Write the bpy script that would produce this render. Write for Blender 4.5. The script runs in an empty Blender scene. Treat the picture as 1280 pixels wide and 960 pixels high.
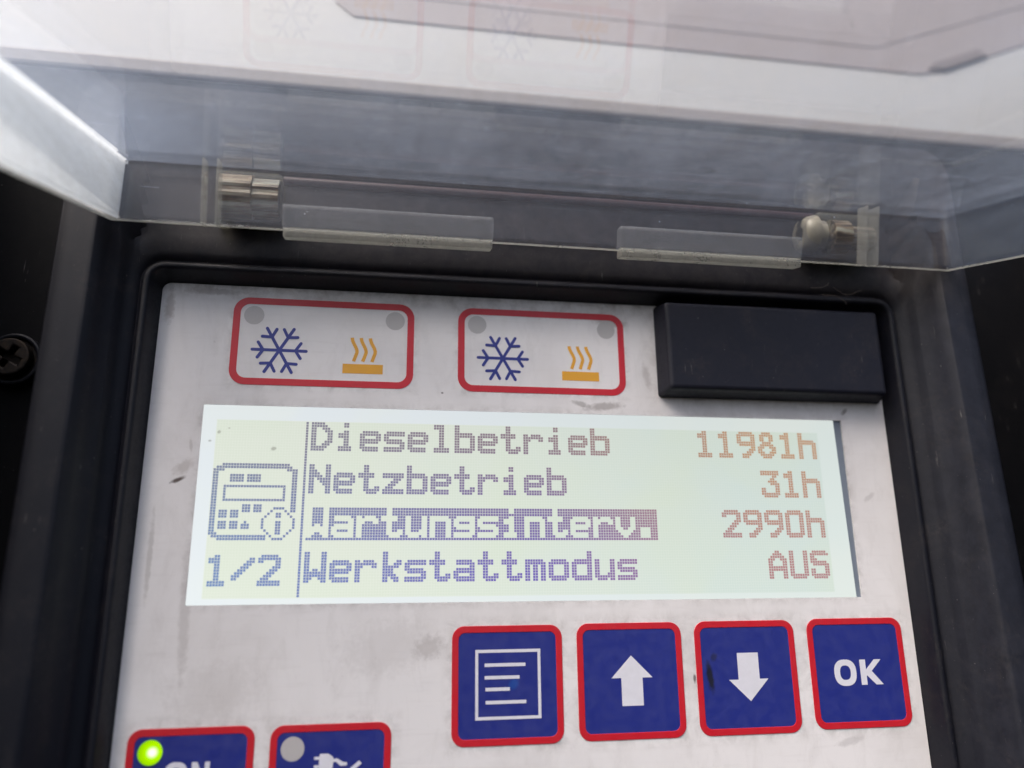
import bpy, bmesh, math, random
from mathutils import Vector, Matrix
random.seed(7)
scene = bpy.context.scene
COL = scene.collection
R = math.radians

# ------------------------------------------------------------------ camera
# Panel frame: x to the right, y DOWN the panel, z INTO the panel, in millimetres.
def W(x, y, z=0.0):
    return Vector((x * 0.001, z * 0.001, -y * 0.001))

CR = ((0.9870750024766097, 0.0105378182817614, -0.1599121442281906),
      (0.031056084134898822, 0.9663427361727162, 0.2553766549323258),
      (0.15722105178379625, -0.25704215730513685, 0.9535254953297809))
CC = (-31.59832186, 16.850688, -153.06644637)
cam = bpy.data.cameras.new('camera')
cam_o = bpy.data.objects.new('camera', cam)
COL.objects.link(cam_o)
def wv(v): return Vector((v[0], v[2], -v[1]))
cx, cy, cz = wv(CR[0]), -wv(CR[1]), -wv(CR[2])
cam_o.matrix_world = Matrix(((cx.x, cy.x, cz.x, CC[0] * .001), (cx.y, cy.y, cz.y, CC[2] * .001),
                             (cx.z, cy.z, cz.z, -CC[1] * .001), (0, 0, 0, 1)))
cam.sensor_width = 36.0
cam.lens = 980.0 / 1280.0 * 36.0
cam.clip_start = 0.002
cam.clip_end = 200.0
cam.dof.use_dof = True
cam.dof.focus_distance = 0.154
cam.dof.aperture_fstop = 7.5
scene.camera = cam_o

# ------------------------------------------------------------------ daylight
EXPO = 1.0
SUN_EL, SUN_AZ = 54.0, -48.0          # azimuth: degrees to the left of straight out in front of the panel
wd = bpy.data.worlds.new('World'); scene.world = wd; wd.use_nodes = True
nt = wd.node_tree; nt.nodes.clear()
sky = nt.nodes.new('ShaderNodeTexSky'); sky.sky_type = 'NISHITA'; sky.sun_disc = False
sky.sun_elevation = R(SUN_EL); sky.sun_rotation = R(180 - SUN_AZ)
sky.air_density = 1.0; sky.dust_density = 6.0; sky.ozone_density = 1.0
bg = nt.nodes.new('ShaderNodeBackground'); bg.inputs['Strength'].default_value = 0.12
out = nt.nodes.new('ShaderNodeOutputWorld')
nt.links.new(sky.outputs[0], bg.inputs[0]); nt.links.new(bg.outputs[0], out.inputs[0])
sun = bpy.data.lights.new('sun', 'SUN'); sun.energy = 1.5; sun.angle = R(40); sun.color = (1.0, 0.96, 0.9)
sun_o = bpy.data.objects.new('sun', sun); COL.objects.link(sun_o)
sd = Vector((math.sin(R(SUN_AZ)) * math.cos(R(SUN_EL)), -math.cos(R(SUN_AZ)) * math.cos(R(SUN_EL)), math.sin(R(SUN_EL))))
sun_o.rotation_euler = sd.to_track_quat('Z', 'Y').to_euler()
sun_o.location = sd * 3
vs = scene.view_settings
vs.view_transform = 'Standard'; vs.look = 'None'; vs.exposure = EXPO; vs.gamma = 1.0; vs.use_curve_mapping = False
scene.cycles.max_bounces = 14; scene.cycles.transparent_max_bounces = 24
scene.cycles.transmission_bounces = 10; scene.cycles.glossy_bounces = 6

# ------------------------------------------------------------------ materials
def lin(r, g, b):
    f = lambda c: (c / 255 / 12.92) if c / 255 <= 0.04045 else ((c / 255 + 0.055) / 1.055) ** 2.4
    return (f(r), f(g), f(b), 1.0)

class NT:
    def __init__(s, name):
        s.m = bpy.data.materials.new(name); s.m.use_nodes = True
        s.t = s.m.node_tree; s.t.nodes.clear()
        s.out = s.n('ShaderNodeOutputMaterial')
        s.geo = s.n('ShaderNodeNewGeometry')
    def n(s, kind, **kw):
        o = s.t.nodes.new(kind)
        for k, v in kw.items(): setattr(o, k, v)
        return o
    def set(s, sock, v):
        if hasattr(v, 'is_output') or isinstance(v, bpy.types.NodeSocket): s.t.links.new(v, sock)
        else: sock.default_value = v
    def math(s, op, a, b=0.0, c=0.0, clamp=False):
        o = s.n('ShaderNodeMath', operation=op); o.use_clamp = clamp
        for i, v in enumerate((a, b, c)): s.set(o.inputs[i], v)
        return o.outputs[0]
    def pos(s, scale=(1, 1, 1), rot=(0, 0, 0), loc=(0, 0, 0)):
        # world position of the (static) surface, in millimetres
        mp = s.n('ShaderNodeMapping'); mp.inputs['Scale'].default_value = [1000 * k for k in scale]
        mp.inputs['Rotation'].default_value = rot; mp.inputs['Location'].default_value = loc
        s.t.links.new(s.geo.outputs['Position'], mp.inputs[0]); return mp.outputs[0]
    def noise(s, vec, scale, detail=4, rough=0.55, dist=0.0):
        o = s.n('ShaderNodeTexNoise'); s.t.links.new(vec, o.inputs['Vector'])
        o.inputs['Scale'].default_value = scale; o.inputs['Detail'].default_value = detail
        o.inputs['Roughness'].default_value = rough; o.inputs['Distortion'].default_value = dist
        return o.outputs[0]
    def ramp(s, fac, a, b, lo=0.0, hi=1.0):
        o = s.n('ShaderNodeMapRange'); s.set(o.inputs[0], fac)
        for i, v in enumerate((a, b, lo, hi)): s.set(o.inputs[1 + i], v)
        return o.outputs[0]
    def mix(s, fac, a, b):
        o = s.n('ShaderNodeMix', data_type='RGBA'); s.set(o.inputs[0], fac); s.set(o.inputs[6], a); s.set(o.inputs[7], b)
        return o.outputs[2]
    def shmix(s, fac, a, b):
        o = s.n('ShaderNodeMixShader'); s.set(o.inputs[0], fac); s.set(o.inputs[1], a); s.set(o.inputs[2], b)
        return o.outputs[0]
    def xyz(s):
        sp = s.n('ShaderNodeSeparateXYZ'); s.t.links.new(s.pos(), sp.inputs[0]); return sp.outputs
    def blob(s, x, y, rx, ry, rot=0.0, wob=0.8, freq=0.9):
        """soft-edged stain centred at panel (x, y) with an uneven outline"""
        X, _, Z = s.xyz()
        dx = s.math('SUBTRACT', X, x); dy = s.math('SUBTRACT', Z, -y)
        c, n_ = math.cos(rot), math.sin(rot)
        a = s.math('DIVIDE', s.math('ADD', s.math('MULTIPLY', dx, c), s.math('MULTIPLY', dy, n_)), rx)
        b = s.math('DIVIDE', s.math('SUBTRACT', s.math('MULTIPLY', dy, c), s.math('MULTIPLY', dx, n_)), ry)
        r = s.math('SQRT', s.math('ADD', s.math('MULTIPLY', a, a), s.math('MULTIPLY', b, b)))
        r = s.math('ADD', r, s.math('MULTIPLY', s.math('SUBTRACT', s.noise(s.pos(), freq, 5, .65), 0.5), wob * 2))
        return s.ramp(r, 0.55, 1.15, 1.0, 0.0)
    def bsdf(s, **kw):
        o = s.n('ShaderNodeBsdfPrincipled')
        for k, v in kw.items(): s.set(o.inputs[k.replace('_', ' ')], v)
        return o
    def bump(s, h, strength, dist):
        o = s.n('ShaderNodeBump'); s.set(o.inputs['Height'], h)
        o.inputs['Strength'].default_value = strength; o.inputs['Distance'].default_value = dist * .001
        return o.outputs[0]
    def done(s, sh): s.t.links.new(sh if isinstance(sh, bpy.types.NodeSocket) else sh.outputs[0], s.out.inputs[0]); return s.m

def mat_film():
    s = NT('white_membrane_film')
    big = s.ramp(s.noise(s.pos((1, 1, .7)), .045, 6, .62, .8), .44, .72)
    mid = s.ramp(s.noise(s.pos((1, 1, .35), rot=(0, .5, 0)), .22, 6, .7, .4), .52, .8)
    fine = s.ramp(s.noise(s.pos(), 1.3, 3, .6), .62, .78)
    streak = s.ramp(s.noise(s.pos((.12, 1, 1.2)), .8, 4, .6), .55, .8)
    c = s.mix(s.math('MULTIPLY', big, .28), (.80, .77, .775, 1), (.46, .425, .41, 1))
    c = s.mix(s.math('MULTIPLY', mid, .20), c, (.33, .29, .27, 1))
    c = s.mix(s.math('MULTIPLY', streak, .14), c, (.42, .37, .36, 1))
    c = s.mix(s.math('MULTIPLY', s.math('MULTIPLY', fine, mid), .5), c, (.16, .13, .12, 1))
    # uneven darker tone towards the left border, grime along the upper edge
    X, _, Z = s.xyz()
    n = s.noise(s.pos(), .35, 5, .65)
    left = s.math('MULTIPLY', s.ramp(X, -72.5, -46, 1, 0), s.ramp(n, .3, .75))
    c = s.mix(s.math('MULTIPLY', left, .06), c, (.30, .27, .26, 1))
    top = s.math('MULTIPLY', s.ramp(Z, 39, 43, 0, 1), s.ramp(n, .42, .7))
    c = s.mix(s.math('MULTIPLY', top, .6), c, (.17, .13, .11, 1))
    for (x, y, rx, ry, rot, k, col) in (
            (-69.4, -4.0, 1.5, .42, .38, .95, (.05, .025, .018, 1)), (-68.5, -6.5, 2.0, 1.2, .6, .35, (.26, .2, .17, 1)),
            (-67.6, -10.5, .35, 1.6, .1, .3, (.25, .2, .18, 1)), (13, -20.2, 4.2, .9, .1, .55, (.22, .18, .17, 1)),
            (8, -20.6, 2.2, .6, -.2, .5, (.2, .17, .16, 1)), (22.5, -27, .8, 3.0, .2, .35, (.3, .25, .24, 1)),
            (67, -20.5, 1.0, .5, .8, .7, (.2, .16, .15, 1)), (70.5, -2, 1.6, .6, .6, .3, (.3, .26, .26, 1)),
            (-22.5, 26.5, 3.0, 2.2, .4, .32, (.25, .21, .2, 1)), (-30, 26.3, 9, 5, .15, .16, (.3, .26, .25, 1)),
            (28.7, 33.3, .3, .9, 0, .85, (.08, .06, .06, 1)), (-20.6, -22.1, .3, .2, 0, .8, (.07, .05, .05, 1)),
            (-66, 20, 1.0, 12, .04, .3, (.3, .26, .25, 1)), (-60, 33, 8, 5, .1, .15, (.3, .26, .24, 1)),
            (-72.9, 10, .5, 9, 0, .35, (.25, .22, .2, 1)), (15, -38.6, 4, 1.0, -.08, .5, (.25, .2, .18, 1)),
            (-74, -38, 1.0, 3.5, 0, .5, (.25, .2, .18, 1)), (-66, -41.5, 6, .7, 0, .45, (.25, .2, .18, 1)),
            (66, 40, .28, .28, 0, .9, (.07, .06, .06, 1)), (60, 45.5, 3, .8, .2, .3, (.3, .27, .27, 1))):
        c = s.mix(s.math('MULTIPLY', s.blob(x, y, rx, ry, rot), k), c, col)
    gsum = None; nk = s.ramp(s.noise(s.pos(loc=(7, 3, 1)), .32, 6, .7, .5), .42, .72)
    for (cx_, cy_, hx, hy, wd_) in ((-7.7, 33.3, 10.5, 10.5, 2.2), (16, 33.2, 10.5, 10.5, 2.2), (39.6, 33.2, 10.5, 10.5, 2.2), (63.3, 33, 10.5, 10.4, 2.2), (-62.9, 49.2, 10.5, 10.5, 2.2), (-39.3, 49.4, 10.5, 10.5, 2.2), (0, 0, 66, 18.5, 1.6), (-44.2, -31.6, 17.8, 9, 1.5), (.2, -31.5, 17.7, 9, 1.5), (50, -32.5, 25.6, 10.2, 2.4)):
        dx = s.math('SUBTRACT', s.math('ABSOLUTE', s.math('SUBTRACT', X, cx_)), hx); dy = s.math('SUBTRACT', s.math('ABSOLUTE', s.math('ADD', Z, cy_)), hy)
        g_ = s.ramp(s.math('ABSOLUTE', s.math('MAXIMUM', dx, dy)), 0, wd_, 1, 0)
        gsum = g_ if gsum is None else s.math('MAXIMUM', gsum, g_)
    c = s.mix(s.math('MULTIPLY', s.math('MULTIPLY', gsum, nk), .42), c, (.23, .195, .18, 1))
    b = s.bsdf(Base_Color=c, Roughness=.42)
    s.set(b.inputs['Normal'], s.bump(s.noise(s.pos(), 3.0, 3), .12, .05))
    return s.done(b)

def mat_plastic(name, base, rough=.45, dust=.35, dustcol=(.09, .075, .065, 1), grain=6.0, scr=True, spec=.3, film=0.0):
    s = NT(name)
    n1 = s.noise(s.pos(), .12, 6, .65, .5); n2 = s.noise(s.pos(), 1.1, 5, .7)
    d = s.math('MULTIPLY', s.ramp(n1, .48, .78), s.ramp(n2, .4, .75))
    c = s.mix(s.math('MULTIPLY', d, dust), base, dustcol)
    if film:
        X, _, Z = s.xyz()
        z_ = s.math('MAXIMUM', s.math('MULTIPLY', s.ramp(Z, 42.5, 49, 0, 1), s.ramp(X, -84, -66, .1, 1)), s.ramp(X, 78, 84, 0, .55))
        z_ = s.math('MULTIPLY', z_, s.ramp(s.noise(s.pos(), .28, 6, .68, .4), .32, .66, .25, 1))
        c = s.mix(s.math('MULTIPLY', z_, film), c, s.mix(s.ramp(Z, 38, 46), (.038, .041, .058, 1), (.060, .050, .049, 1)))
    sc = s.ramp(s.noise(s.pos((3.2, 1, .22), rot=(0, .5, 0)), .75, 2, .5), .70, .76)
    sp = s.ramp(s.noise(s.pos(), 1.9, 2, .5), .735, .79)
    m = s.math('MULTIPLY', s.math('MAXIMUM', s.math('MULTIPLY', sc, s.ramp(n1, .5, .62)), sp), .55 if scr else .2)
    c = s.mix(m, c, (.17, .16, .155, 1))
    b = s.bsdf(Base_Color=c, Roughness=s.ramp(n2, .3, .7, rough - .07, rough + .12))
    b.inputs['Specular IOR Level'].default_value = spec
    s.set(b.inputs['Normal'], s.bump(s.noise(s.pos(), grain, 2), .25, .06))
    return s.done(b)

def mat_ink(name, col, var=.12, rough=.38):
    s = NT(name)
    n = s.noise(s.pos(), .5, 5, .65)
    c = s.mix(s.math('MULTIPLY', s.ramp(n, .35, .75), var), col, (.3, .28, .27, 1))
    b = s.bsdf(Base_Color=c, Roughness=rough)
    s.set(b.inputs['Normal'], s.bump(s.noise(s.pos(), 5.0, 2), .15, .04))
    return s.done(b)

def mat_key_blue():
    s = NT('blue_key_ink')
    n = s.noise(s.pos(), .4, 5, .65)
    c = s.mix(s.math('MULTIPLY', s.ramp(n, .42, .72), .045), (.018, .028, .215, 1), (.2, .2, .3, 1))
    c = s.mix(s.math('MULTIPLY', s.blob(31.9, 33.0, .75, 3.0, .12, .45), .93), c, (.012, .012, .016, 1))
    c = s.mix(s.math('MULTIPLY', s.blob(32.9, 29.4, .9, .7, .6, .6), .6), c, (.02, .02, .03, 1))
    c = s.mix(s.math('MULTIPLY', s.blob(-6.7, 33.3, 1.2, .9, .9, .3), .6), c, (.01, .08, .36, 1))
    b = s.bsdf(Base_Color=c, Roughness=s.ramp(n, .35, .7, .28, .5))
    s.set(b.inputs['Normal'], s.bump(s.noise(s.pos(), 5.0, 2), .15, .04))
    return s.done(b)

ES = 1.0 / (2 ** EXPO)
def mat_screen(name, ca, cb, cc, grid):
    s = NT(name)
    X, _, Z = s.xyz()
    n = s.noise(s.pos(), .035, 4, .6, 1.2)
    c = s.mix(s.ramp(s.math('ADD', X, s.math('MULTIPLY', s.math('SUBTRACT', n, .5), 90)), -30, 50), ca, cb)
    c = s.mix(s.math('MULTIPLY', s.ramp(s.noise(s.pos(loc=(40, 0, 9)), .05, 3, .5, .6), .45, .7), .6), c, cc)
    if grid:
        fx = s.math('FRACT', s.math('DIVIDE', s.math('ADD', X, 463.25), .5135))
        fz = s.math('FRACT', s.math('DIVIDE', s.math('ADD', Z, 464.5), .5135))
        g = s.math('MAXIMUM', s.ramp(fx, .8, .9), s.ramp(fz, .8, .9))
        c = s.mix(s.math('MULTIPLY', g, .35), c, (.92, .95, .88, 1))
    dirt = s.ramp(s.noise(s.pos(), .9, 3, .6), .70, .78)
    c = s.mix(s.math('MULTIPLY', dirt, .10), c, (.45, .45, .38, 1))
    for (x, y, rx, ry, rot) in ((-62.8, -13.2, .4, .3, .6), (-61, -14, .25, .13, 0), (-64.3, -11.5, .35, .2, 0), (-52.6, -10.2, .6, .4, .3)):
        c = s.mix(s.math('MULTIPLY', s.blob(x, y, rx, ry, rot), .5), c, (.2, .19, .16, 1))
    e = s.n('ShaderNodeEmission'); s.set(e.inputs[0], c); s.set(e.inputs[1], s.math('MULTIPLY', s.math('ADD', s.ramp(Z, -18, 18, 1.0, .88), s.ramp(X, -66, 30, .06, -.02)), ES))
    g = s.n('ShaderNodeBsdfGlossy'); g.inputs['Roughness'].default_value = .3
    return s.done(s.shmix(.045, e.outputs[0], g.outputs[0]))

def mat_pixels():
    s = NT('lit_pixel_tint')
    X, _, Z = s.xyz()
    def three(a, b, c):
        l = s.mix(s.ramp(X, -62, -8), a, b); return s.mix(s.ramp(X, -2, 44), l, c)
    top = three(lin(132, 138, 156), lin(138, 120, 132), lin(190, 146, 106))
    bot = three(lin(112, 145, 196), lin(116, 102, 186), lin(182, 132, 132))
    c = s.mix(s.ramp(Z, 12, -13), top, bot)
    c = s.mix(s.ramp(s.noise(s.pos(), 1.1, 3), .3, .7, 0, .28), c, lin(164, 152, 164))
    e = s.n('ShaderNodeEmission'); s.set(e.inputs[0], c); e.inputs[1].default_value = ES
    return s.done(e)

def mat_clear(name, dust_lo, dust_hi, tint=(.95, .955, .955, 1), dcol=(.78, .80, .84, 1), scale=1.0, rough=.035, ends=0.0):
    s = NT(name)
    n1 = s.noise(s.pos((.8, .35, .9)), .055 * scale, 7, .66, .6)
    n2 = s.noise(s.pos((.8, .22, 1), rot=(0, .15, .5)), .4 * scale, 5, .62, .3)
    n3 = s.noise(s.pos((1, .4, 1)), 1.8, 3, .6)
    fac = s.ramp(s.math('ADD', s.math('MULTIPLY', n1, .45), s.math('ADD', s.math('MULTIPLY', n2, .35), s.math('MULTIPLY', n3, .2))), .33, .70, dust_lo, dust_hi)
    if ends:
        X, _, Z = s.xyz()
        e_ = s.math('ADD', s.ramp(s.math('ADD', X, s.math('MULTIPLY', n2, 22)), -36, -70, 0, 1), s.ramp(X, 74, 96, 0, .3))
        fac = s.math('ADD', fac, s.math('MULTIPLY', e_, s.math('MULTIPLY', s.ramp(n1, .3, .7, .5, 1), ends)))
    scr = s.ramp(s.noise(s.pos((.05, 1.6, 1.6), rot=(.2, .12, .25)), .8, 2, .5), .68, .75)
    scr2 = s.ramp(s.noise(s.pos((.22, .10, 2.2), rot=(.3, -.35, -.5)), 1.1, 3, .55), .66, .74)
    spk = s.ramp(s.noise(s.pos(), .75, 2, .5), .76, .80)
    fac = s.math('ADD', fac, s.math('ADD', s.math('MULTIPLY', s.math('MAXIMUM', scr, scr2), .13), s.math('MULTIPLY', spk, .28)), clamp=True)
    tr = s.n('ShaderNodeBsdfTransparent'); tr.inputs[0].default_value = tint
    gl = s.n('ShaderNodeBsdfGlossy'); gl.inputs['Roughness'].default_value = rough
    fr = s.n('ShaderNodeFresnel'); s.set(fr.inputs[0], s.ramp(s.geo.outputs['Backfacing'], 0, 1, 1.46, 1 / 1.46))
    bp = s.bump(s.noise(s.pos((1, .5, 1)), .3, 4, .6), .035, .2)
    s.set(gl.inputs['Normal'], bp)
    clear = s.shmix(fr.outputs[0], tr.outputs[0], gl.outputs[0])
    df = s.n('ShaderNodeBsdfDiffuse'); df.inputs[0].default_value = dcol
    tl = s.n('ShaderNodeBsdfTranslucent'); tl.inputs[0].default_value = dcol
    return s.done(s.shmix(fac, clear, s.shmix(.6, df.outputs[0], tl.outputs[0])))

def mat_metal(name, col, rough):
    s = NT(name)
    n = s.noise(s.pos(), .9, 5, .7)
    c = s.mix(s.ramp(n, .45, .7, 0, .7), col, (.07, .05, .035, 1))
    return s.done(s.bsdf(Base_Color=c, Metallic=.85, Roughness=s.ramp(n, .3, .7, rough, rough + .25)))

def mat_stained():
    s = NT('stained_pin_plastic')
    n = s.noise(s.pos((.12, 1, 1.3)), .75, 4, .6, .3)
    c = s.mix(s.ramp(n, .38, .5), (.04, .03, .022, 1), (.19, .145, .095, 1))
    c = s.mix(s.ramp(n, .5, .62), c, (.34, .34, .27, 1))
    return s.done(s.bsdf(Base_Color=c, Roughness=.4))

def mat_painted(name, col, dirt, k):
    s = NT(name)
    n = s.noise(s.pos((1, 1, .5)), .05, 6, .65, .5); n2 = s.noise(s.pos(), .6, 5, .65)
    c = s.mix(s.math('MULTIPLY', s.math('MULTIPLY', s.ramp(n, .4, .75), s.ramp(n2, .3, .7)), k), col, dirt)
    b = s.bsdf(Base_Color=c, Roughness=.5)
    s.set(b.inputs['Normal'], s.bump(s.noise(s.pos(), 1.2, 3), .15, .1))
    return s.done(b)

def mat_led():
    s = NT('lit_green_lens')
    X, _, Z = s.xyz()
    d = s.math('SQRT', s.math('ADD', s.math('POWER', s.math('SUBTRACT', X, -68.9), 2), s.math('POWER', s.math('ADD', Z, 42.4), 2)))
    c = s.mix(s.ramp(d, .35, 1.0), (1.0, 1.0, .80, 1), (.40, .80, .0, 1))
    c = s.mix(s.ramp(d, .9, 2.5), c, (.20, .46, .0, 1))
    e = s.n('ShaderNodeEmission'); s.set(e.inputs[0], c); e.inputs[1].default_value = ES * 1.25
    return s.done(e)

M = dict(
    film=mat_film(), dark=mat_plastic('black_bezel_plastic', (.0046, .0050, .0102, 1), .48, .4, film=.58),
    block=mat_plastic('charcoal_cover_plastic', (.0092, .0096, .0185, 1), .5, .4, grain=8),
    housing=mat_plastic('black_housing_paint', (.0022, .0022, .0032, 1), .6, .12, spec=.12),
    red=mat_ink('red_border_ink', (.56, .008, .022, 1), .05), blue=mat_key_blue(),
    navy=mat_ink('navy_symbol_ink', (.018, .028, .25, 1), .03), amber=mat_ink('amber_symbol_ink', (.78, .37, .02, 1), .06),
    white=mat_ink('white_symbol_ink', (.74, .73, .80, 1), .12), grey=mat_ink('grey_lens_film', (.50, .475, .475, 1), .1),
    glare=mat_screen('backlight_white', lin(232, 239, 243), lin(230, 240, 236), lin(236, 242, 236), False),
    active=mat_screen('display_green_glow', lin(226, 233, 219), lin(217, 231, 225), lin(222, 233, 214), True),
    pixels=mat_pixels(), gap=mat_plastic('display_gap_grey', (.17, .20, .25, 1), .5, .1, scr=False),
    clear=mat_clear('dusty_clear_plastic', .02, .125, dcol=(.58, .67, .84, 1), ends=.16), sky_bright=mat_clear('sky_bright_dusty_plastic', .55, .98, dcol=(.90, .95, 1.0, 1), scale=1.6),
    edge=mat_clear('frosted_plastic_edge', .30, .55, dcol=(.50, .49, .44, 1), rough=.15),
    rail=mat_clear('clear_rail_plastic', .05, .16, rough=.08),
    brass=mat_metal('stained_pin_metal', (.24, .17, .12, 1), .35), steel=mat_metal('dull_screw_steel', (.022, .019, .018, 1), .5),
    resin=mat_clear('yellowed_barrel_plastic', .06, .26, tint=(.88, .87, .80, 1), dcol=(.42, .41, .33, 1), scale=3, rough=.1),
    nylon=mat_ink('cream_bushing_nylon', (.27, .25, .19, 1), .3), wall=mat_painted('white_body_paint', (.375, .372, .365, 1), (.45, .42, .38, 1), .25),
    shadow_sheet=mat_painted('shadow_pinkish_grey', (.255, .222, .215, 1), (.17, .14, .135, 1), .4), led=mat_led(), stained=mat_stained(), rod=mat_ink('red_brown_rod', (.034, .010, .010, 1), .06), ribs=mat_clear('rib_plastic', .14, .34, dcol=(.62, .60, .54, 1), rough=.1), murky=mat_clear('brown_clouded_plastic', .10, .30, dcol=(.14, .105, .095, 1), scale=2), trim=mat_painted('beige_edge_paint', (.30, .265, .245, 1), (.2, .16, .14, 1), .4),

    smear=mat_plastic('dark_smear_tone', (.15, .125, .12, 1), .6, .3), lint=mat_ink('brown_lint', (.13, .10, .085, 1), .2, .9))

# ------------------------------------------------------------------ mesh helpers
def link(name, bm, mat, parent=None, smooth=False, bevel=0.0, seg=2):
    bmesh.ops.remove_doubles(bm, verts=bm.verts, dist=1e-8)
    bmesh.ops.recalc_face_normals(bm, faces=bm.faces)
    me = bpy.data.meshes.new(name); bm.to_mesh(me); bm.free()
    mats = mat if isinstance(mat, (list, tuple)) else [mat]
    for m_ in mats: me.materials.append(m_)
    if smooth:
        for p in me.polygons: p.use_smooth = True
    o = bpy.data.objects.new(name, me); COL.objects.link(o)
    if parent: o.parent = parent
    if bevel:
        b = o.modifiers.new('bevel', 'BEVEL'); b.width = bevel * .001; b.segments = seg; b.limit_method = 'ANGLE'; b.angle_limit = R(35)
        b.harden_normals = False
    return o

def rrect(x0, y0, x1, y1, r, n=8):
    pts = []
    for cx_, cy_, a0 in ((x1 - r, y0 + r, -90), (x1 - r, y1 - r, 0), (x0 + r, y1 - r, 90), (x0 + r, y0 + r, 180)):
        for i in range(n + 1):
            a = R(a0 + 90 * i / n); pts.append((cx_ + r * math.cos(a), cy_ + r * math.sin(a)))
    return pts
def circ(x, y, r, n=40, ry=None):
    return [(x + r * math.cos(2 * math.pi * i / n), y + (ry or r) * math.sin(2 * math.pi * i / n)) for i in range(n)]
def rect(x0, y0, x1, y1): return [(x0, y0), (x1, y0), (x1, y1), (x0, y1)]

def prism(bm, loops, z0, z1):
    """solid between depth z0 (front) and z1 of an outline, with any further loops as holes"""
    edges = []; vl = []
    for lp in loops:
        vs_ = [bm.verts.new(W(x, y, z0)) for x, y in lp]; vl.append(vs_)
        for i in range(len(vs_)): edges.append(bm.edges.new((vs_[i], vs_[(i + 1) % len(vs_)])))
    if len(loops) == 1: faces = [bm.faces.new(vl[0])]
    else:
        res = bmesh.ops.triangle_fill(bm, use_beauty=True, use_dissolve=False, edges=edges)
        faces = [g for g in res['geom'] if isinstance(g, bmesh.types.BMFace)]
    mp = {}
    for vs_ in vl:
        for v in vs_: mp[v] = bm.verts.new(v.co + W(0, 0, z1 - z0))
    for f_ in faces: bm.faces.new([mp[v] for v in reversed(f_.verts)])
    for vs_ in vl:
        for i in range(len(vs_)):
            a, b = vs_[i], vs_[(i + 1) % len(vs_)]
            bm.faces.new((a, b, mp[b], mp[a]))

def capsule(x0, y0, x1, y1, w, n=7):
    a = math.atan2(y1 - y0, x1 - x0); r = w / 2; p = []
    for i in range(n + 1): t = a - math.pi / 2 + math.pi * i / n; p.append((x1 + r * math.cos(t), y1 + r * math.sin(t)))
    for i in range(n + 1): t = a + math.pi / 2 + math.pi * i / n; p.append((x0 + r * math.cos(t), y0 + r * math.sin(t)))
    return p

def ribbon(pts, w):
    L, Rr = [], []
    for i, (x, y) in enumerate(pts):
        x0, y0 = pts[max(i - 1, 0)]; x1, y1 = pts[min(i + 1, len(pts) - 1)]
        l = math.hypot(x1 - x0, y1 - y0); nx, ny = -(y1 - y0) / l, (x1 - x0) / l
        L.append((x + nx * w / 2, y + ny * w / 2)); Rr.append((x - nx * w / 2, y - ny * w / 2))
    return L + Rr[::-1]

def box(bm, corners):
    v = [bm.verts.new(c) for c in corners]
    for q in ((0, 1, 2, 3), (4, 7, 6, 5), (0, 4, 5, 1), (1, 5, 6, 2), (2, 6, 7, 3), (3, 7, 4, 0)): bm.faces.new([v[i] for i in q])
def pbox(bm, x0, x1, y0, y1, z0, z1):
    box(bm, [W(x0, y0, z0), W(x1, y0, z0), W(x1, y1, z0), W(x0, y1, z0), W(x0, y0, z1), W(x1, y0, z1), W(x1, y1, z1), W(x0, y1, z1)])
def part(name, loops_list, z0, z1, mat, parent, step=0.0, **kw):
    bm = bmesh.new()
    for i, lp in enumerate(loops_list): prism(bm, lp, z0 - i * step, z1)
    return link(name, bm, mat, parent, **kw)
def empty(name, loc):
    o = bpy.data.objects.new(name, None); COL.objects.link(o); o.location = loc; o.empty_display_size = .01; return o

# ------------------------------------------------------------------ setting behind the unit
TAU = R(22)
def S(x, t, h=0.0):
    """point on the sloping white cowl: t up the slope from its lower edge, h out of its surface (mm)"""
    return W(x, -99.6 - t * math.cos(TAU) - h * math.sin(TAU), 11.6 + t * math.sin(TAU) - h * math.cos(TAU))
def sprism(bm, pts, h0, h1):
    a = [bm.verts.new(S(x, t, h0)) for x, t in pts]; b = [bm.verts.new(S(x, t, h1)) for x, t in pts]
    bm.faces.new(a); bm.faces.new(b[::-1])
    for i in range(len(a)): bm.faces.new((a[i], a[(i + 1) % len(a)], b[(i + 1) % len(a)], b[i]))
bm = bmesh.new(); sprism(bm, rect(-460, -.4, 460, 420), -9, 0)
wall = link('white_wall', bm, M['wall']); wall['label'] = 'white painted body wall glowing pale behind the raised clear lid'; wall['category'] = 'wall'

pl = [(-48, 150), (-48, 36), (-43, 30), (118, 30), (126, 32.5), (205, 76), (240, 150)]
bm = bmesh.new(); sprism(bm, pl, .12, .5); shadow_sheet = link('shadow_plate', bm, M['shadow_sheet'], None, bevel=.15)  # added thin sheet: a blurred shadow shape put into outline and colour
shadow_sheet['label'] = 'added pinkish grey stand-in for a blurred shadow with a slanted right corner, above the clear lid'; shadow_sheet['category'] = 'shadow_sheet'
bm = bmesh.new(); sprism(bm, [(122, 32.5), (128, 33.2), (147, 44), (145, 47), (125, 36)], .3, 1.3); link('corner_smear', bm, M['smear'], shadow_sheet, bevel=.4)  # added strip standing in for the dark smear at the shadow's corner
bm = bmesh.new(); sprism(bm, [(-41, 145), (-41, 42), (109, 42), (185, 84), (210, 145)], .35, .75); link('shadow_inner_sheet', bm, M['shadow_sheet'], shadow_sheet, bevel=.15)  # added second sheet for the inner outline of the same shadow shape

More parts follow.
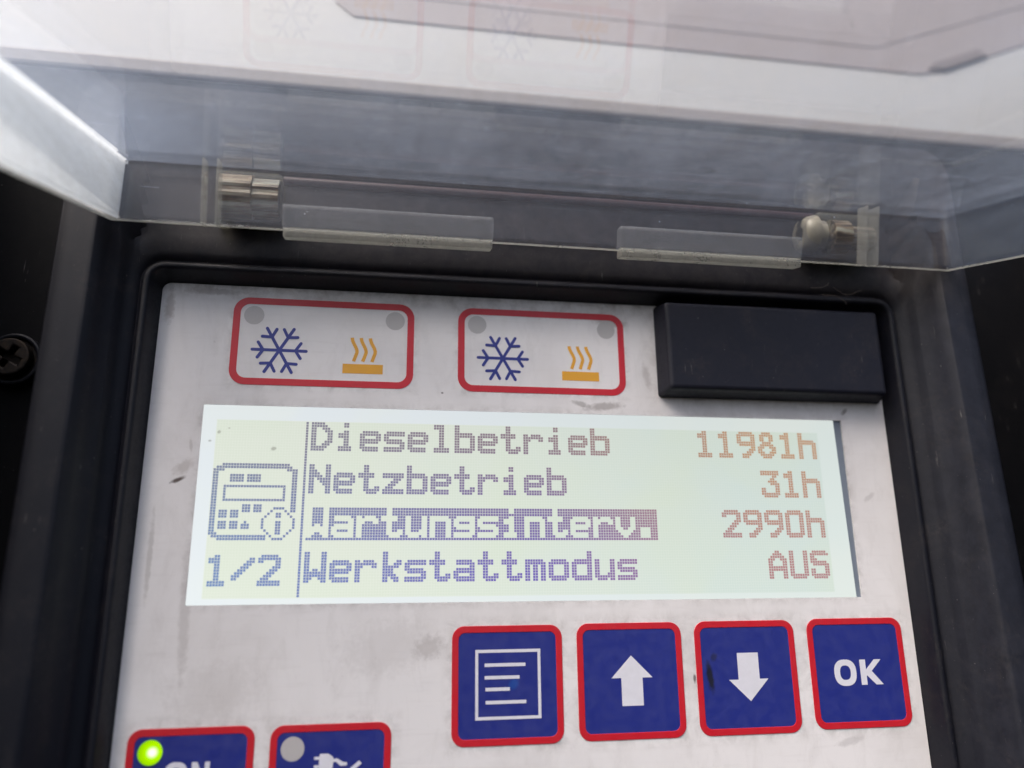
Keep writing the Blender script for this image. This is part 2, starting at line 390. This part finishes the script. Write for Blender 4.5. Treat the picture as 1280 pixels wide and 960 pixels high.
# ------------------------------------------------------------------ black housing around the unit
hs = empty('unit_housing', W(0, 90, 11))
hs['label'] = 'black recessed housing around the control panel with a screw at its side'; hs['category'] = 'housing'
part('back_plate', [[rect(-150, -95.2, 160, 110)]], 8.5, 11.4, M['housing'], hs, bevel=.6)
part('edge_trim', [[rect(-150, -99.4, 160, -95.3)]], 8.0, 11.2, M['trim'], hs, bevel=.8)
bm = bmesh.new(); pbox(bm, -124, -120, -94, 110, -62, 8.4); link('unseen_side_wall', bm, M['housing'], hs, bevel=.6)  # out of view, added to shade the left of panel and bezel
bm = bmesh.new(); pbox(bm, 132, 136, -70, 110, -40, 8.4); link('unseen_side_wall', bm, M['housing'], hs, bevel=.6)
# screw on a collar, Phillips slot cut as a cross-shaped hole
sx, sy = -103.2, -27.8
part('screw_collar', [[circ(sx, sy, 5.2), circ(sx, sy, 4.3)]], 5.2, 8.6, M['dark'], hs, bevel=.5)
def cross(x, y, a, w, rot):
    p = [(w, -a), (w, -w), (a, -w), (a, w), (w, w), (w, a), (-w, a), (-w, w), (-a, w), (-a, -w), (-w, -w), (-w, -a)]
    c, s_ = math.cos(rot), math.sin(rot); return [(x + px * c - py * s_, y + px * s_ + py * c) for px, py in p]
bm = bmesh.new(); prism(bm, [circ(sx, sy, 3.7), cross(sx, sy, 2.3, .6, .5)], 3.6, 6.2); prism(bm, [circ(sx, sy, 4.2)], 6.25, 8.6)
link('screw', bm, M['steel'], hs, bevel=.35)

# ------------------------------------------------------------------ the control panel
cp = empty('control_panel', W(0, 66, 0))
cp['label'] = 'grubby white control panel with lit text display, blue keys and raised clear lid'; cp['category'] = 'control panel'
def P(o): return o   # children are built in place; parent inverse is set at the end
X0, X1, Y0, Y1 = -75.75, 76.45, -42.95, 66.0

# dark bezel: profile swept round the faceplate (s = outwards, z)
prof = [(-.5, 1.2), (.02, 1.0), (.05, .1), (1.05, -4.3), (1.25, -4.8), (1.7, -5.0), (2.2, -4.85), (2.5, -4.1), (3.0, -3.9), (3.4, -4.4),
        (4.2, -5.0), (5.4, -6.0), (5.7, -7.4), (6.1, -7.7), (7.6, -10.6), (8.7, -14.2), (9.1, -14.9), (9.6, -15.2), (12.5, -15.7), (14.4, -16.0), (14.8, -15.6), (15.0, -14), (15.0, 8.3)]
bm = bmesh.new(); loops = []
for s_, z_ in prof:
    ext = 1.9 * max(s_ - 4.0, 0)
    lp = rrect(X0 - s_, Y0 - s_ - ext, X1 + s_ * 1.0, Y1 + s_, max(1.6 + min(s_, 5) * .9, .4), 7)
    vs_ = []
    for x, y in lp:
        k = min(max((-43.6 - y) / 7.0, 0), 1); k = k * k * (3 - 2 * k)
        lim = -16.2 * (1 - k) + (-12.5 if abs(x - .35) > 80.5 else -4.9) * k
        vs_.append(bm.verts.new(W(x, y, max(z_, lim) if z_ < 0 else z_)))
    loops.append(vs_)
for a, b in zip(loops, loops[1:]):
    for i in range(len(a)): bm.faces.new((a[i], a[(i + 1) % len(a)], b[(i + 1) % len(a)], b[i]))
bezel = link('bezel', bm, M['dark'], cp, smooth=True)
em = bezel.modifiers.new('edges', 'EDGE_SPLIT'); em.split_angle = R(48)

face = part('faceplate', [[rrect(X0 + .05, Y0 + .05, X1 - .05, Y1, 1.7), rect(-66, -18.5, 66, 18.5)]], 0, .9, M['film'], cp)

# display: white glowing board, tinted active area, lit dots
disp = part('display', [[[(-66.6, -19.2), (64.15, -19.2), (64.85, 19.2), (-66.6, 19.2)]]], .15, .85, M['glare'], cp)
part('gap_strip', [[rect(63.2, -19.4, 67, 19.4)]], .45, 1.6, M['gap'], disp)
GX, GY, PT = -63.25, -15.55, .5135
part('active_area', [[rect(GX - .1, GY - .1, GX + 240 * PT + .1, GY + 64 * PT + .1)]], .09, .3, M['active'], disp)
FONT = {
 'D': 'XXXXX... XXXXXX.. XX..XXX. XX...XXX XX....XX XX....XX XX....XX XX...XXX XX..XXX. XXXXXX.. XXXXX...',
 'i': '...XX... ...XX... ........ ...XX... .XXXX... .XXXX... ...XX... ...XX... ...XX... .XXXXX.. .XXXXX..',
 'e': '- - - .XXXXXX. XXXXXXXX XX....XX XXXXXXXX XXXXXXX. XX...... XXXXXXX. .XXXXXX.',
 's': '- - - .XXXXXXX XXXXXXXX XX...... XXXXXXX. .XXXXXXX ......XX XXXXXXXX XXXXXXX.',
 'l': '.XXXX... .XXXX... ...XX... ...XX... ...XX... ...XX... ...XX... ...XX... ...XX... .XXXXXX. .XXXXXX.',
 'b': 'XX...... XX...... XX...... XXXXXXX. XXXXXXXX XX....XX XX....XX XX....XX XX....XX XXXXXXXX XXXXXXX.',
 't': '..XX.... ..XX.... ..XX.... XXXXXX.. XXXXXX.. ..XX.... ..XX.... ..XX.... ..XX..XX ..XXXXXX ...XXXX.',
 'r': '- - - XX.XXXX. XXXXXXXX XXX...XX XX...... XX...... XX...... XX...... XX......',
 'N': 'XX....XX XX....XX XXX...XX XXXX..XX XXXXX.XX XX.XXXXX XX..XXXX XX...XXX XX....XX XX....XX XX....XX',
 'z': '- - - XXXXXXXX XXXXXXXX ....XXX. ...XXX.. ..XXX... .XXX.... XXXXXXXX XXXXXXXX',
 'W': 'XX....XX XX....XX XX....XX XX....XX XX....XX XX....XX XX.XX.XX XXXXXXXX XXXXXXXX XXX..XXX XX....XX',
 'a': '- - - .XXXXXX. .XXXXXXX ......XX .XXXXXXX XXXXXXXX XX....XX XXXXXXXX .XXXXXXX',
 'u': '- - - XX....XX XX....XX XX....XX XX....XX XX....XX XX...XXX XXXXXXXX .XXXX.XX',
 'n': '- - - XXXXXXX. XXXXXXXX XX....XX XX....XX XX....XX XX....XX XX....XX XX....XX',
 'g': '- - - .XXXXXXX XXXXXXXX XX....XX XXXXXXXX .XXXXXXX ......XX XXXXXXXX XXXXXXX.',
 'v': '- - - XX....XX XX....XX XX....XX XX....XX XXX..XXX .XXXXXX. ..XXXX.. ...XX...',
 '.': '- - - - - - - .XXXX... .XXXX... .XXXX... .XXXX...',
 'k': '.XX..... .XX..... .XX..... .XX...XX .XX..XXX .XXXXXX. .XXXX... .XXXX... .XXXXX.. .XX.XXX. .XX..XX.',
 'm': '- - - XXXXXXX. XXXXXXXX XX.XX.XX XX.XX.XX XX.XX.XX XX.XX.XX XX.XX.XX XX.XX.XX',
 'o': '- - - .XXXXXX. XXXXXXXX XX....XX XX....XX XX....XX XX....XX XXXXXXXX .XXXXXX.',
 'd': '......XX ......XX ......XX .XXXXXXX XXXXXXXX XX....XX XX....XX XX....XX XX....XX XXXXXXXX .XXXXXXX',
 'h': 'XX...... XX...... XX...... XXXXXXX. XXXXXXXX XX....XX XX....XX XX....XX XX....XX XX....XX XX....XX',
 '1': '...XX... .XXXX... .XXXX... ...XX... ...XX... ...XX... ...XX... ...XX... ...XX... .XXXXXX. .XXXXXX.',
 '2': '.XXXXXX. XXXXXXXX XX....XX ......XX .....XXX ....XXX. ...XXX.. ..XXX... .XXX.... XXXXXXXX XXXXXXXX',
 '/': '........ ......XX .....XXX ....XXX. ...XXX.. ..XXX... .XXX.... XXX..... XX...... ........ ........',
 '9': '.XXXXXX. XXXXXXXX XX....XX XX....XX XXXXXXXX .XXXXXXX ......XX .....XXX ....XXX. ..XXXX.. ..XXX...',
 '8': '..XXXX.. .XXXXXX. .XX..XX. .XX..XX. ..XXXX.. .XXXXXX. XXX..XXX XX....XX XXX..XXX .XXXXXX. ..XXXX..',
 '3': 'XXXXXXXX XXXXXXXX .....XX. ....XX.. ...XXXX. ....XXXX ......XX XX....XX XX....XX XXXXXXXX .XXXXXX.',
 '0': '.XXXXXX. XXXXXXXX XX....XX XX....XX XX....XX XX....XX XX....XX XX....XX XX....XX XXXXXXXX .XXXXXX.',
 'A': '...XX... ..XXXX.. .XXXXXX. XXX..XXX XX....XX XX....XX XXXXXXXX XXXXXXXX XX....XX XX....XX XX....XX',
 'U': 'XX....XX XX....XX XX....XX XX....XX XX....XX XX....XX XX....XX XX....XX XX....XX XXXXXXXX .XXXXXX.',
 'S': '.XXXXXX. XXXXXXXX XX...... XXX..... XXXXXXX. .XXXXXXX ......XX XX....XX XX....XX XXXXXXXX .XXXXXX.'}
on = set()
def put(txt, c0, r0, inv=False):
    for ch in txt:
        rows = FONT[ch].split(' ')
        for r_, row in enumerate(rows):
            for c_, k in enumerate(row):
                if k == 'X': (on.discard if inv else on.add)((c0 + c_, r0 + r_))
        c0 += 9
def fill(x0, x1, y0, y1):
    for x in range(x0, x1 + 1):
        for y in range(y0, y1 + 1): on.add((x, y))
put('Dieselbetrieb', 34, 0); put('Netzbetrieb', 34, 16)
fill(34, 167, 32, 43); put('Wartungsinterv.', 34, 32, True); put('Werkstattmodus', 34, 48)
put('11981h', 186, 0); put('31h', 213, 16); put('2990h', 195, 32); put('AUS', 213, 48); put('1/2', 0, 49)
fill(32, 32, 0, 63)
# device icon
fill(3, 26, 16, 17); fill(0, 1, 18, 41); fill(28, 29, 18, 33); fill(3, 19, 42, 43)
fill(1, 2, 17, 18); fill(2, 3, 17, 18); fill(26, 27, 17, 18); fill(27, 28, 18, 18); fill(1, 2, 41, 42)
fill(6, 10, 20, 22); fill(12, 16, 20, 22)
fill(4, 25, 24, 24); fill(4, 25, 29, 29); fill(4, 4, 24, 29); fill(25, 25, 24, 29)
for c_, r_ in ((11, 31), (15, 31), (3, 33), (7, 33), (3, 37), (7, 37)): fill(c_, c_ + 2, r_, r_ + 2)
fill(11, 13, 38, 39); fill(12, 12, 37, 37)
fill(22, 25, 32, 32); fill(22, 25, 43, 43); fill(18, 18, 36, 39); fill(29, 29, 36, 39)
for i in range(3): on |= {(19 + i, 35 - i), (28 - i, 35 - i), (19 + i, 40 + i), (28 - i, 40 + i)}
fill(23, 24, 34, 35); fill(23, 24, 37, 41)
bm = bmesh.new()
for (c_, r_) in sorted(on):
    if not (0 <= c_ < 240 and 0 <= r_ < 64): continue
    x = GX + c_ * PT; y = GY + r_ * PT; g = .033
    bm.faces.new([bm.verts.new(W(a, b, .055)) for a, b in rect(x + g, y + g, x + PT - g, y + PT - g)])
link('screen_text', bm, M['pixels'], disp)

# indicator fields above the display
def snowflake(x, y, r):
    o = []
    for k in range(3):
        a = R(60 * k + .3); o.append([capsule(x - r * math.cos(a), y - r * math.sin(a), x + r * math.cos(a), y + r * math.sin(a), .62)])
    for k in range(6):
        a = R(60 * k); bx, by = x + r * .60 * math.cos(a), y + r * .60 * math.sin(a)
        for d in (-1, 1):
            b = a + d * R(57); o.append([capsule(bx, by, bx + r * .36 * math.cos(b), by + r * .36 * math.sin(b), .6)])
    return o
def heat(x, y, w):
    o = [[rect(x, y, x + w, y + 1.95)]]
    for k in range(3):
        x0 = x + w * .21 + k * w * .228
        pts = [(x0 + (1.05 * (0.5 - 0.5 * math.cos(math.pi * min(t / .62, 1))) if t < .62 else 1.05 - .62 * (t - .62) / .38), y - 5.5 + 4.95 * t) for t in [i / 14 for i in range(15)]]
        o.append([ribbon(pts, .68)])
    return o
for x0, x1, y0, y1, hx, fx in ((-62.0, -26.5, -40.57, -22.65, -40.45, -52.8), (-17.5, 17.85, -40.47, -22.56, 4.2, -8.2)):
    fr = part('indicator_frame', [[rrect(x0, y0, x1, y1, 3.0), rrect(x0 + 1.35, y0 + 1.35, x1 - 1.35, y1 - 1.35, 1.8)]], -.07, .3, M['red'], cp)
    part('snowflake_symbol', snowflake(fx, -29.8, 5.15), -.03, .2, M['navy'], fr, step=.003)
    part('heat_symbol', heat(hx, -27.5, 7.9), -.04, .2, M['amber'], fr)
    part('indicator_lens', [[circ(x0 + 3.95, -36.9, 1.93)]], -.03, .2, M['grey'], fr)
    part('indicator_lens', [[circ(x1 - 3.85, -36.9, 1.93)]], -.03, .2, M['grey'], fr)

# membrane keys: red border > blue face, symbol
def key(name, x, y, w=20.9, h=20.9):
    k = part(name, [[rrect(x, y, x + w, y + h, 2.3), rrect(x + 1.22, y + 1.22, x + w - 1.22, y + h - 1.22, 1.25)]], -.14, .3, M['red'], cp, bevel=.07)
    part('key_face', [[rrect(x + 1.0, y + 1.0, x + w - 1.0, y + h - 1.0, 1.2)]], -.05, .28, M['blue'], k)
    return k
ZS = (-.085, .1)
k = key('menu_key', -18.2, 22.85)
sy_ = [[rect(-13.85, 27.13, -1.53, 39.33), rect(-13.3, 27.68, -2.08, 38.8)]] + [[rect(a, b - .3, c, b + .3)] for a, b, c in ((-12.1, 29.85, -4.4), (-12.1, 32.05, -5.55), (-11.95, 34.1, -7.4), (-11.92, 36.36, -4.35))]
part('page_symbol', sy_, *ZS, M['white'], k)
k = key('up_key', 5.56, 22.75)
part('arrow_symbol', [[[(16.15, 28.75), (20.24, 32.78), (18.25, 32.78), (18.25, 37.75), (14.05, 37.75), (14.05, 32.78), (12.14, 32.78)]]], *ZS, M['white'], k)
k = key('down_key', 29.15, 22.73)
part('arrow_symbol', [[[(37.68, 28.76), (42.05, 28.76), (42.05, 33.62), (43.85, 33.62), (39.86, 37.65), (35.7, 33.68), (37.68, 33.68)]]], *ZS, M['white'], k)
k = key('ok_key', 52.9, 22.6, 20.8, 20.7)
def letter_o(x, y, w, h, t):
    def se(cx_, cy_, a, b, n=36):
        o = []
        for i in range(n):
            q = 2 * math.pi * i / n; c, s__ = math.cos(q), math.sin(q)
            o.append((cx_ + a * math.copysign(abs(c) ** .8, c), cy_ + b * math.copysign(abs(s__) ** .8, s__)))
        return o
    return [se(x + w / 2, y + h / 2, w / 2, h / 2), se(x + w / 2, y + h / 2, w / 2 - t, h / 2 - t * .92)]
def letter_k(x, y, w, h, t):
    return [[(x, y), (x + t, y), (x + t, y + h * .40), (x + w - t * 1.25, y), (x + w - .05, y), (x + w * .52, y + h * .46), (x + w, y + h), (x + w - t * 1.25, y + h), (x + t * 1.05, y + h * .60 + .1), (x + t, y + h * .66), (x + t, y + h), (x, y + h)]]
def letter_n(x, y, w, h, t):
    return [[(x, y), (x + t * 1.05, y), (x + w - t, y + h * .62), (x + w - t, y), (x + w, y), (x + w, y + h), (x + w - t * 1.05, y + h), (x + t, y + h * .38), (x + t, y + h), (x, y + h)]]
part('lettering', [letter_o(57.95, 30.5, 4.75, 4.95, 1.22), letter_k(63.6, 30.6, 4.75, 4.75, 1.25)], *ZS, M['white'], k)
k = key('on_key', -73.3, 38.78)
part('lettering', [letter_o(-67.0, 44.2, 3.95, 4.6, 1.0), letter_n(-62.5, 44.3, 2.95, 4.4, .82)], *ZS, M['white'], k)
bm = bmesh.new()
n_, m_ = 32, 8
rings = [[bm.verts.new(W(-69.47 + 2.02 * math.cos(2 * math.pi * i / n_) * math.cos(R(90 * j / m_)), 42.55 + 2.02 * math.sin(2 * math.pi * i / n_) * math.cos(R(90 * j / m_)), -.06 - .9 * math.sin(R(90 * j / m_)))) for i in range(n_)] for j in range(m_)]
for a, b in zip(rings, rings[1:]):
    for i in range(n_): bm.faces.new((a[i], a[(i + 1) % n_], b[(i + 1) % n_], b[i]))
bm.faces.new(rings[-1])
o = link('lamp_lens', bm, M['led'], k, smooth=True); o['label'] = 'glowing green indicator lamp'
k = key('plug_key', -49.8, 38.97)
part('lamp_lens', [[circ(-45.92, 42.87, 2.0)]], *ZS, M['grey'], k)
plug = [(-42.15, 44.3), (-41.3, 44.3), (-41.2, 43.85), (-39.75, 43.85), (-39.0, 44.35), (-38.8, 44.75), (-38.25, 44.65), (-37.2, 45.3), (-36.5, 45.35), (-36.5, 45.85), (-37.6, 45.9), (-38.4, 45.2), (-38.85, 45.25),
        (-38.95, 46.2), (-39.4, 46.9), (-41.2, 47.0), (-41.25, 46.1), (-42.15, 46.1), (-42.15, 45.65), (-41.3, 45.65), (-41.3, 44.75), (-42.15, 44.75)]
bar = [(-34.4, 45.15), (-33.95, 45.65), (-37.2, 48.2), (-37.7, 47.7)]
part('plug_symbol', [[plug], [bar]], *ZS, M['white'], k)

# raised blank cover over the upper right corner
bm = bmesh.new()
box(bm, [W(25.75, -42.1, -5), W(74.5, -42.1, -5), W(74.4, -23.35, -5), W(25.85, -23.35, -5), W(24.6, -42.7, .3), W(75.9, -42.7, .3), W(75.9, -22.35, .3), W(24.6, -22.35, .3)])
link('blank_cover', bm, M['block'], cp, bevel=.75, seg=3)

# ------------------------------------------------------------------ clear lid, raised about its hinge
PHI, C0 = R(14.0), -62.5
def L(x, w_, n_):
    """lid frame: x along the hinge, w away from the hinge, n inwards from the big face (mm)"""
    c, s__ = math.cos(PHI), math.sin(PHI)
    return W(x, c * (C0 + n_) + s__ * w_, s__ * (C0 + n_) - c * w_)
LID = [((-80.2, -.3), (86.4, -.4), (97.0, 116), (-87.0, 116)), ((-80.0, 3.2), (85.6, 2.2), (97.5, 119), (-97.0, 119))]
T = 2.6
def off(q, d):
    (a, b, c, e) = q; return ((a[0] - d, a[1] - d), (b[0] + d, b[1] - d), (c[0] + d, c[1] + d), (e[0] - d, e[1] + d))
def shell(bm):
    ti, ri = LID; to, ro = off(ti, T), off(ri, T)
    v = {k: [bm.verts.new(L(x, w_, n_)) for x, w_ in q] for k, q, n_ in (('ti', ti, 0), ('to', to, -T), ('ri', ri, 11.6), ('ro', ro, 11.6))}
    fs = {}
    fs['face'] = [bm.faces.new(v['ti']), bm.faces.new(v['to'][::-1])]
    fs['rim'] = []
    for i in range(4):
        j = (i + 1) % 4
        a = bm.faces.new((v['ti'][i], v['ti'][j], v['ri'][j], v['ri'][i])); b = bm.faces.new((v['to'][i], v['to'][j], v['ro'][j], v['ro'][i]))
        if i == 3: a.material_index = b.material_index = 1  # left wall: sky-lit brightness put into heavier, pale bluish dust colour
        if i == 0: a.material_index = 3
        fs['rim'].append(bm.faces.new((v['ri'][i], v['ri'][j], v['ro'][j], v['ro'][i])))
    for f_ in fs['rim']: f_.material_index = 2
bm = bmesh.new(); shell(bm)
lid = link('lid', bm, [M['clear'], M['sky_bright'], M['edge'], M['murky']], cp, bevel=.9, seg=3)
lid['label'] = 'dusty scratched clear plastic lid swung up over the panel'
def lbox(bm, x0, x1, w0, w1, n0, n1):
    box(bm, [L(x0, w0, n0), L(x1, w0, n0), L(x1, w1, n0), L(x0, w1, n0), L(x0, w0, n1), L(x1, w0, n1), L(x1, w1, n1), L(x0, w1, n1)])
for x0, x1 in ((-51.3, -12.6), (12.2, 50.2)):
    bm = bmesh.new(); lbox(bm, x0, x1, 3.4, 6.2, 7.6, 12.0)
    bm.faces.ensure_lookup_table()
    bm.faces[1].material_index = 1
    r_ = link('hinge_rail', bm, [M['rail'], M['edge']], lid, bevel=.35)
    bm = bmesh.new(); lbox(bm, x0 + .2, x1 - .2, 3.2, 6.3, 12.05, 13.7); link('rail_lip', bm, M['edge'], r_, bevel=.25)
for xs in ((-65.4, -62.9), (63.9, 66.4)):
    for x in xs:
        bm = bmesh.new(); lbox(bm, x, x + .45, 3.2, 6.6, .3, 12.3); link('hinge_rib', bm, M['ribs'], lid, bevel=.25)
def tube(name, x0, x1, w_, n_, r0, r1, mat, parent, seg=28, flare=None):
    bm = bmesh.new(); pr_ = flare or [(x0, r0), (x1, r0)]
    def ring(x, r): return [bm.verts.new(L(x, w_ + r * math.cos(2 * math.pi * i / seg), n_ + r * math.sin(2 * math.pi * i / seg))) for i in range(seg)]
    rs = [ring(x, r) for x, r in pr_]
    inner = [ring(pr_[-1][0], r1), ring(pr_[0][0], r1)] if r1 else []
    al = rs + inner
    for a, b in zip(al, al[1:] + (al[:1] if r1 else [])):
        for i in range(seg): bm.faces.new((a[i], a[(i + 1) % seg], b[(i + 1) % seg], b[i]))
    if not r1: bm.faces.new(rs[0][::-1]); bm.faces.new(rs[-1])
    o = link(name, bm, mat, parent, smooth=True); e = o.modifiers.new('edges', 'EDGE_SPLIT'); e.split_angle = R(40); return o
HW, HN = -4.6, 4.6
for x0, x1 in ((-65.2, -52.8), (58.8, 73.2)):      # clear moulded housings round the pins, fixed behind the wall
    bm = bmesh.new(); lbox(bm, x0, x1, HW - 5.0, -3.1, HN - 5.0, HN + 5.6); link('hinge_housing', bm, M['resin'], lid, bevel=.9, seg=3)
# left pin: fluted lengthwise and stained
bm = bmesh.new(); n_ = 44; ends_ = []
for x in (-64.0, -58.2, -58.0, -53.2):
    q = .0 if x < -58.1 else .55
    ends_.append([bm.verts.new(L(x, HW + (4.5 - q - (.35 if i % 4 > 1 else 0)) * math.cos(2 * math.pi * i / n_), HN + (4.5 - q - (.35 if i % 4 > 1 else 0)) * math.sin(2 * math.pi * i / n_))) for i in range(n_)])
for a, b in zip(ends_, ends_[1:]):
    for i in range(n_): bm.faces.new((a[i], a[(i + 1) % n_], b[(i + 1) % n_], b[i]))
bm.faces.new(ends_[0][::-1]); bm.faces.new(ends_[-1])
link('hinge_pin', bm, M['stained'], lid)
# right pin with a bushing facing left
tube('hinge_pin', 0, 0, HW, HN, 1, 0, M['stained'], lid, flare=[(57.0, 1.5), (62, 1.5), (62.1, 3.6), (66, 3.6), (66.1, 2.6), (72, 2.6)])
tube('hinge_bushing', 0, 0, HW, HN, 1, 1.6, M['nylon'], lid, flare=[(55.4, 2.5), (55.6, 3.3), (56.4, 3.9), (58.0, 4.3), (58.4, 4.3), (58.5, 3.3), (60.4, 3.3)])
tube('hinge_rod', -52.6, 58.0, -4.4, .8, .9, 0, M['rod'], lid)

# dusty fibres stuck under the lid at the upper right of the bezel
bm = bmesh.new()
def fibre(pts, r):
    prev = None
    for i, p in enumerate(pts):
        ring = [bm.verts.new(W(p[0] + r * math.cos(2 * math.pi * k / 5), p[1] + r * math.sin(2 * math.pi * k / 5), p[2])) for k in range(5)]
        if prev:
            for k in range(5): bm.faces.new((prev[k], prev[(k + 1) % 5], ring[(k + 1) % 5], ring[k]))
        prev = ring
for (x, y, a, n_) in ((58.2, -46.3, .5, 22), (60.5, -44.7, -.1, 30), (63.5, -46.6, .9, 16), (66, -45.0, .15, 20)):
    pts = []
    for i in range(n_):
        pts.append((x, y, -7.0 + random.uniform(-.08, .08))); x += .26 * math.cos(a); y += .16 * math.sin(a); a += random.uniform(-.34, .34)
    fibre(pts, .045)
lint = link('lint_fibre', bm, M['lint']); lint['label'] = 'brown lint fibres caught on the black bezel below the lid hinge'; lint['category'] = 'lint'

# children were built in world space: keep them there under their empties
bpy.context.view_layer.update()
for o in list(scene.objects):
    if o.parent and o.parent.type == 'EMPTY': o.matrix_parent_inverse = o.parent.matrix_world.inverted()
